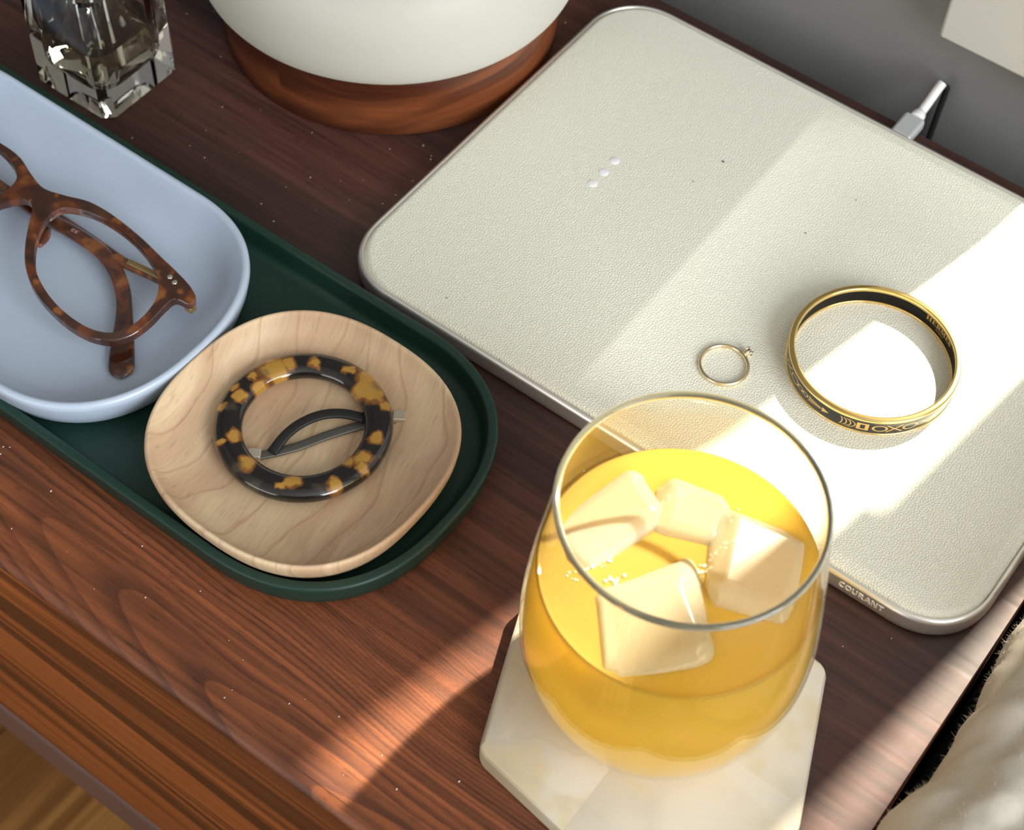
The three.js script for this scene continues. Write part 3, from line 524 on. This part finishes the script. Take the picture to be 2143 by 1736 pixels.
{
  const t = thing('orange_drink', 'cloudy golden orange drink filling the glass, with ice at its surface', 'drink', [GL[0], GL[1] + 0.0015, GL[2]]);
  const ys = []; for (let k = 0; k <= 60; k++) ys.push(lerp(0.0018, LQ, k / 60));
  const wall = ys.map((y) => [rAt(y) - 0.0013, y - 0.0015]);
  mesh('liquid', lathe([[0, 0], [0.028, 0], ...wall, [rAt(LQ) - 0.0020, LQ - 0.0015 - 0.0014], [0, LQ - 0.0015 - 0.0014]], 128),
    phy({ color: new THREE.Color(0.97, 0.81, 0.27), roughness: 0.97, transmission: 0.84, thickness: 0, ior: 1.33, specularIntensity: 0.12, clearcoat: 0.6, clearcoatRoughness: 0.04 }), t);
  mesh('drink_surface', lathe([[rAt(LQ) - 0.0024, LQ - 0.0015 - 0.0012], [rAt(LQ) - 0.0014, LQ - 0.0015 + 0.0003], [rAt(LQ) - 0.0022, LQ - 0.0015 - 0.0001], [rAt(LQ) - 0.0036, LQ - 0.0015 - 0.0005], [rAt(LQ) - 0.008, LQ - 0.0015 - 0.0006], [0, LQ - 0.0015 - 0.0006]], 128),
    phy({ color: new THREE.Color(0.90, 0.69, 0.20), roughness: 0.97, transmission: 0.74, thickness: 0, ior: 1.33, specularIntensity: 0.12, clearcoat: 0.8, clearcoatRoughness: 0.03 }), t);
}
{ // bubbles clinging round the ice
  const g = new THREE.SphereGeometry(0.00055, 8, 6), spots = [[-0.1035, -0.2845], [-0.1045, -0.2770], [-0.1058, -0.2700], [-0.1025, -0.2905], [-0.1095, -0.2950], [-0.1265, -0.2520], [-0.1330, -0.2560], [-0.1370, -0.2480], [-0.1275, -0.2890]], n = 110;
  const im = new THREE.InstancedMesh(g, phy({ color: 0xfff6dc, roughness: 0.05, clearcoat: 1, clearcoatRoughness: 0.02 }), n), m = new THREE.Matrix4(), host = scene.getObjectByName('orange_drink');
  for (let k = 0; k < n; k++) { const s = spots[k % spots.length], q = rr(0.35, 1.25); m.makeScale(q, q * 0.8, q); m.setPosition(s[0] + rr(-0.0022, 0.0022) - GL[0], LQ - 0.0015 - 0.0004, s[1] + rr(-0.004, 0.004) - GL[2]); im.setMatrixAt(k, m); }
  im.name = 'bubbles'; im.userData = { kind: 'stuff' }; im.castShadow = im.receiveShadow = true; host.add(im);
}
{ // ice cubes
  const iceM = phy({ color: new THREE.Color(0.97, 0.94, 0.74), roughness: 0.16, transmission: 0.72, thickness: 0.02, ior: 1.31 });
  const cube = (sx, sy, sz, sd) => { let g = new RoundedBoxGeometry(sx, sy, sz, 8, Math.min(sx, sy, sz) * 0.3); g = mergeVertices(g, 1e-6); const p = g.attributes.position; for (let i = 0; i < p.count; i++) { const x = p.getX(i), y = p.getY(i), z = p.getZ(i); const k = 1 + 0.30 * (fbm(x * 70 + sd, z * 70 + y * 60, 3, sd) - 0.5) * 2; p.setXYZ(i, x * k, y * (1 + 0.22 * (fbm(x * 120 + sd, z * 120, 3, sd) - 0.5) * 2), z * k); } g.computeVertexNormals(); return g; };
  const L = 'ice cubes floating in the orange drink'; const sink = -0.0006;
  const ice = (label, x, y, z, s, rot, sd) => { const t = thing('ice_cube', label, 'ice', [x, y - sink, z], L); const m = mesh('ice', cube(...s, sd), iceM, t); m.rotation.set(...rot); t.rotation.y = 0; };
  const yL = GL[1] + LQ;
  ice('elongated white ice cube against the left of the glass', -0.1390, yL - 0.0085, -0.2700, [0.023, 0.022, 0.038], [0.16, -0.36, 0.20], 3);
  ice('small squarish ice cube at the back, between the other cubes and the far rim', -0.1200, yL - 0.0100, -0.2885, [0.028, 0.024, 0.024], [0.10, 0.35, -0.10], 5);
  ice('wide cloudy ice cube against the right of the glass', -0.0945, yL - 0.0100, -0.2830, [0.031, 0.024, 0.034], [-0.12, 0.36, -0.15], 8);
  ice('broad ice cube nearest the viewer, just under the front rim', -0.1085, yL - 0.0105, -0.2480, [0.038, 0.026, 0.035], [0.08, 0.80, 0.06], 11);
}

// ------------------------------------------------------------------ lamp
{
  const t = thing('table_lamp', 'white opal mushroom lamp on a round walnut base beside the charging tray', 'lamp', [-0.4030, 0, -0.4830]);
  const wood = lathe([[0, 0], [0.0764, 0], [0.0770, 0.0006], [0.0772, 0.004], [0.0774, 0.030], [0.0772, 0.0335], [0.0755, 0.0345], [0, 0.0345]], 128);
  { const p = wood.attributes.position, uv = wood.attributes.uv; for (let i = 0; i < p.count; i++) uv.setXY(i, uv.getX(i) * 2.2, p.getY(i) * 6); }
  mesh('wooden_base', wood, std({ map: lampWoodTex, roughness: 0.35, color: rgb(205, 200, 196) }), t);
  const glass = curve([[0.0700, 0.0348], [0.0800, 0.0352], [0.0842, 0.0380], [0.0872, 0.0470], [0.0882, 0.0580], [0.0880, 0.0660], [0.0862, 0.0740], [0.0815, 0.0815], [0.0720, 0.0890], [0.0560, 0.0965], [0.0300, 0.1020], [0, 0.1035]], 70);
  mesh('lamp_shade', lathe([[0, 0.0348], ...glass], 128), phy({ color: rgb(232, 230, 220), roughness: 0.96, transmission: 0.45, thickness: 0, specularIntensity: 0.2, clearcoat: 0.6, clearcoatRoughness: 0.38 }), t);
}

// ------------------------------------------------------------------ perfume bottle
{
  const cx = -0.4775, cz = -0.3735;
  const t = thing('perfume_bottle', 'square clear glass perfume bottle with cut corners beside the green tray', 'bottle', [cx, 0, cz]);
  const gl = phy({ color: 0xffffff, roughness: 0, transmission: 1, thickness: 0.03, ior: 1.38, attenuationColor: new THREE.Color(0.93, 0.93, 0.86), attenuationDistance: 0.2 });
  const oct = (A, c, y) => [[A, -A + c], [A, A - c], [A - c, A], [-A + c, A], [-A, A - c], [-A, -A + c], [-A + c, -A], [A - c, -A]].map(([x, z]) => [x, y, z]);
  const body = loft([oct(0.0206, 0.0040, 0), oct(0.0232, 0.0046, 0.0026), oct(0.0232, 0.0044, 0.066), oct(0.0215, 0.005, 0.071), oct(0.012, 0.003, 0.076), oct(0.0085, 0.0034, 0.078), oct(0.0085, 0.0034, 0.086)]);
  // hollow: bevelled cavity with a faceted, sloping floor
  const rnd4 = (A, c, y) => ringRR(A, A, c, c, 2, y, 48);
  const cav = loft([rnd4(0.0130, 0.0060, 0.0125), rnd4(0.0160, 0.0075, 0.0138), rnd4(0.0174, 0.008, 0.0165), rnd4(0.0178, 0.008, 0.062), rnd4(0.014, 0.007, 0.068), rnd4(0.006, 0.0055, 0.0735), rnd4(0.006, 0.0055, 0.0865)]);
  { const idx = cav.index.array; for (let i = 0; i < idx.length; i += 3) { const a = idx[i + 1]; idx[i + 1] = idx[i + 2]; idx[i + 2] = a; } }
  mesh('bottle_glass', toCreasedNormals(mergeGeometries([body, cav]), 0.35), gl, t);
  mesh('perfume', toCreasedNormals(loft([rnd4(0.0132, 0.0060, 0.0123), rnd4(0.0162, 0.0075, 0.0136), rnd4(0.0176, 0.008, 0.0164), rnd4(0.0180, 0.008, 0.034)]), 0.5), phy({ color: 0xffffff, roughness: 0, transmission: 1, thickness: 0.02, ior: 1.36, attenuationColor: new THREE.Color(0.80, 0.72, 0.45), attenuationDistance: 0.05 }), t);
  const tube = new THREE.CylinderGeometry(0.0012, 0.0012, 0.064, 12); tube.rotateZ(0.10); tube.translate(0.002, 0.048, 0.001);
  mesh('dip_tube', tube, std({ color: rgb(225, 225, 220), roughness: 0.4 }), t);
  mesh('collar', lathe([[0.0086, 0.0865], [0.0098, 0.0868], [0.0098, 0.094], [0.009, 0.0945], [0, 0.0945]], 40), gold, t);
  mesh('stopper', toCreasedNormals(loft([oct(0.0105, 0.003, 0.0947), oct(0.0135, 0.004, 0.099), oct(0.0135, 0.004, 0.118), oct(0.0115, 0.0036, 0.121)]), 0.2), gl, t);
}

// ------------------------------------------------------------------ bed and knitted throw
{
  const t = thing('bed', 'bed close to the right side of the nightstand, coloured black for the shade of the gap', 'bed', [0, -TT, 0]);
  const black = std({ color: rgb(18, 17, 17), roughness: 1 });  // black paints in the shade of the gap beside the nightstand
  const g1 = box(-0.0218, 1.55, 0.10, TT - 0.021, -0.50, 1.55, 0.012); mesh('mattress', g1, black, t);
  mesh('bed_base', box(0.02, 1.53, 0.04, 0.13, -0.48, 1.53, 0.01), black, t);
}
{
  const t = thing('throw_blanket', 'chunky beige fleece throw blanket spread over the bed edge at right', 'blanket', [0, -0.02, 0]);
  const nu = 300, nv = 420, pos = [], idx = [];
  const Zb = -0.46, Zf = 0.30;
  const frame = (u, v) => { // u: 0 hidden underside -> 1 far over the bed; v along z
    const z = lerp(Zb, Zf, v), edge = -0.0155 - 0.0055 * smooth(-0.30, -0.22, z) - 0.010 * smooth(-0.2, 0.0, z) + 0.0030 * (fbm(z * 40, 3, 3, 5) - 0.5) * 2;
    const h = 0.062, s = u * 0.62; let x, y;
    const q = h * PI / 2 / 2; // half circle edge of radius h/2
    const L = PI * h / 2; if (s < L) { const a = s / L * PI; x = edge + h / 2 - h / 2 * Math.sin(a); y = h / 2 - h / 2 * Math.cos(a); } else { x = edge + h / 2 + (s - L); y = h; }
    return [x, y, z];
  };
  const bump = (x, y, z) => { const w = fbm(x * 22, z * 22, 2, 3) * 2.2, a = (x * 0.98 + z * 0.16) * 210 + w, row = Math.abs(Math.sin(a)), st = 0.5 + 0.5 * Math.sin(z * 150 + Math.floor(a / PI) * 2.1 + w); return 0.0036 * row * (0.35 + 0.65 * st) + 0.0032 * fbm(x * 130, z * 130 + y * 120, 3, 9); };
  const F = []; for (let j = 0; j <= nv; j++) for (let i = 0; i <= nu; i++) F.push(frame(Math.pow(i / nu, 1.35), j / nv));
  for (let j = 0; j <= nv; j++) for (let i = 0; i <= nu; i++) {
    const k = j * (nu + 1) + i, a = F[k], b = F[j * (nu + 1) + Math.min(i + 1, nu)], c = F[j * (nu + 1) + Math.max(i - 1, 0)];
    let nx = -(b[1] - c[1]), ny = b[0] - c[0]; const l = Math.hypot(nx, ny) || 1; const d = bump(a[0], a[1], a[2]); pos.push(a[0] + nx / l * d, a[1] + ny / l * d, a[2]);
  }
  for (let j = 0; j < nv; j++) for (let i = 0; i < nu; i++) { const a = j * (nu + 1) + i, b = a + 1, c = a + nu + 1, d = c + 1; idx.push(a, c, d, a, d, b); }
  const g = new THREE.BufferGeometry(); g.setAttribute('position', new THREE.Float32BufferAttribute(pos, 3)); g.setIndex(idx); g.computeVertexNormals(); planarUV(g);
  const bm = phy({ color: rgb(186, 178, 165), roughness: 1, sheen: 0.3, sheenColor: new THREE.Color(0.6, 0.57, 0.52), sheenRoughness: 0.6 });
  mesh('blanket_body', g, bm, t);
  // loose fibres
  const fg = new THREE.BufferGeometry(); fg.setAttribute('position', new THREE.Float32BufferAttribute([-0.00005, 0, 0, 0.00005, 0, 0, 0.0005, 0.0022, 0.0003, 0, 0, 0.00005, 0.0005, 0.0022, 0.0003, 0, 0, -0.00005], 3)); fg.setIndex([0, 1, 2, 3, 4, 5]); fg.computeVertexNormals();
  const count = 30000, im = new THREE.InstancedMesh(fg, std({ color: rgb(214, 206, 192), roughness: 1 }), count), m4 = new THREE.Matrix4(), qq = new THREE.Quaternion(), nrm = g.attributes.normal, up = new THREE.Vector3(0, 1, 0);
  for (let k = 0; k < count; k++) {
    const j = Math.floor(rr(0, nv * 0.75)), i = Math.floor(Math.pow(rnd(), 1.6) * nu * 0.75), a = j * (nu + 1) + i;
    const n = new THREE.Vector3(nrm.getX(a) + rr(-0.8, 0.8), nrm.getY(a) + rr(-0.8, 0.8), nrm.getZ(a) + rr(-0.8, 0.8)).normalize();
    qq.setFromUnitVectors(up, n); const s = rr(0.5, 1.2); m4.compose(new THREE.Vector3(pos[3 * a], pos[3 * a + 1], pos[3 * a + 2]), qq, new THREE.Vector3(s, s, s)); im.setMatrixAt(k, m4);
  }
  im.name = 'fibres'; im.userData = { kind: 'stuff' }; im.castShadow = im.receiveShadow = true; t.add(im);
}

// ------------------------------------------------------------------ dust on the walnut
{
  const g = new THREE.IcosahedronGeometry(0.00026, 0), n = 90, im = new THREE.InstancedMesh(g, std({ color: rgb(214, 200, 188), roughness: 1 }), n), m = new THREE.Matrix4();
  let k = 0; while (k < n) {
    const x = rr(-0.52, -0.03), z = rr(-0.55, -0.175);
    if ((x > -0.33 && x < -0.03 && z < -0.342) || (x < -0.2 && z < -0.205 && z > -0.346) || Math.hypot(x + 0.1058, z + 0.2603) < 0.068 || Math.hypot(x + 0.403, z + 0.483) < 0.08 || (Math.abs(x + 0.4775) < 0.026 && Math.abs(z + 0.3735) < 0.026)) continue;
    const s = rr(0.5, 1.5); m.makeScale(s, s * 0.7, s * rr(0.7, 1.6)); m.setPosition(x, TT + 0.0001 * s, z); im.setMatrixAt(k++, m);
  }
  im.name = 'dust_specks'; im.userData = { kind: 'stuff', label: 'pale specks of dust scattered over the walnut top', category: 'dust' }; im.receiveShadow = true; scene.add(im);
}
{ // dark crumbs on the leather
  const g = new THREE.IcosahedronGeometry(0.0005, 1), at = [[-0.2268, -0.4917, 1.1], [-0.1790, -0.4828, 0.7], [-0.2306, -0.4738, 0.6], [-0.2741, -0.3586, 0.6], [-0.1716, -0.5125, 0.6]], im = new THREE.InstancedMesh(g, std({ color: rgb(70, 66, 60), roughness: 1 }), at.length), m = new THREE.Matrix4();
  at.forEach(([x, z, s], k) => { m.makeScale(s * 1.3, s * 0.5, s * 0.8); m.setPosition(x, TT + (x > -0.2 ? 0.0068 : 0.0113), z); im.setMatrixAt(k, m); });
  im.name = 'crumbs'; im.userData = { kind: 'stuff', label: 'few tiny dark crumbs on the off-white leather of the charging tray', category: 'crumbs' }; im.receiveShadow = true; scene.add(im);
}
renderer.render(scene, camera);
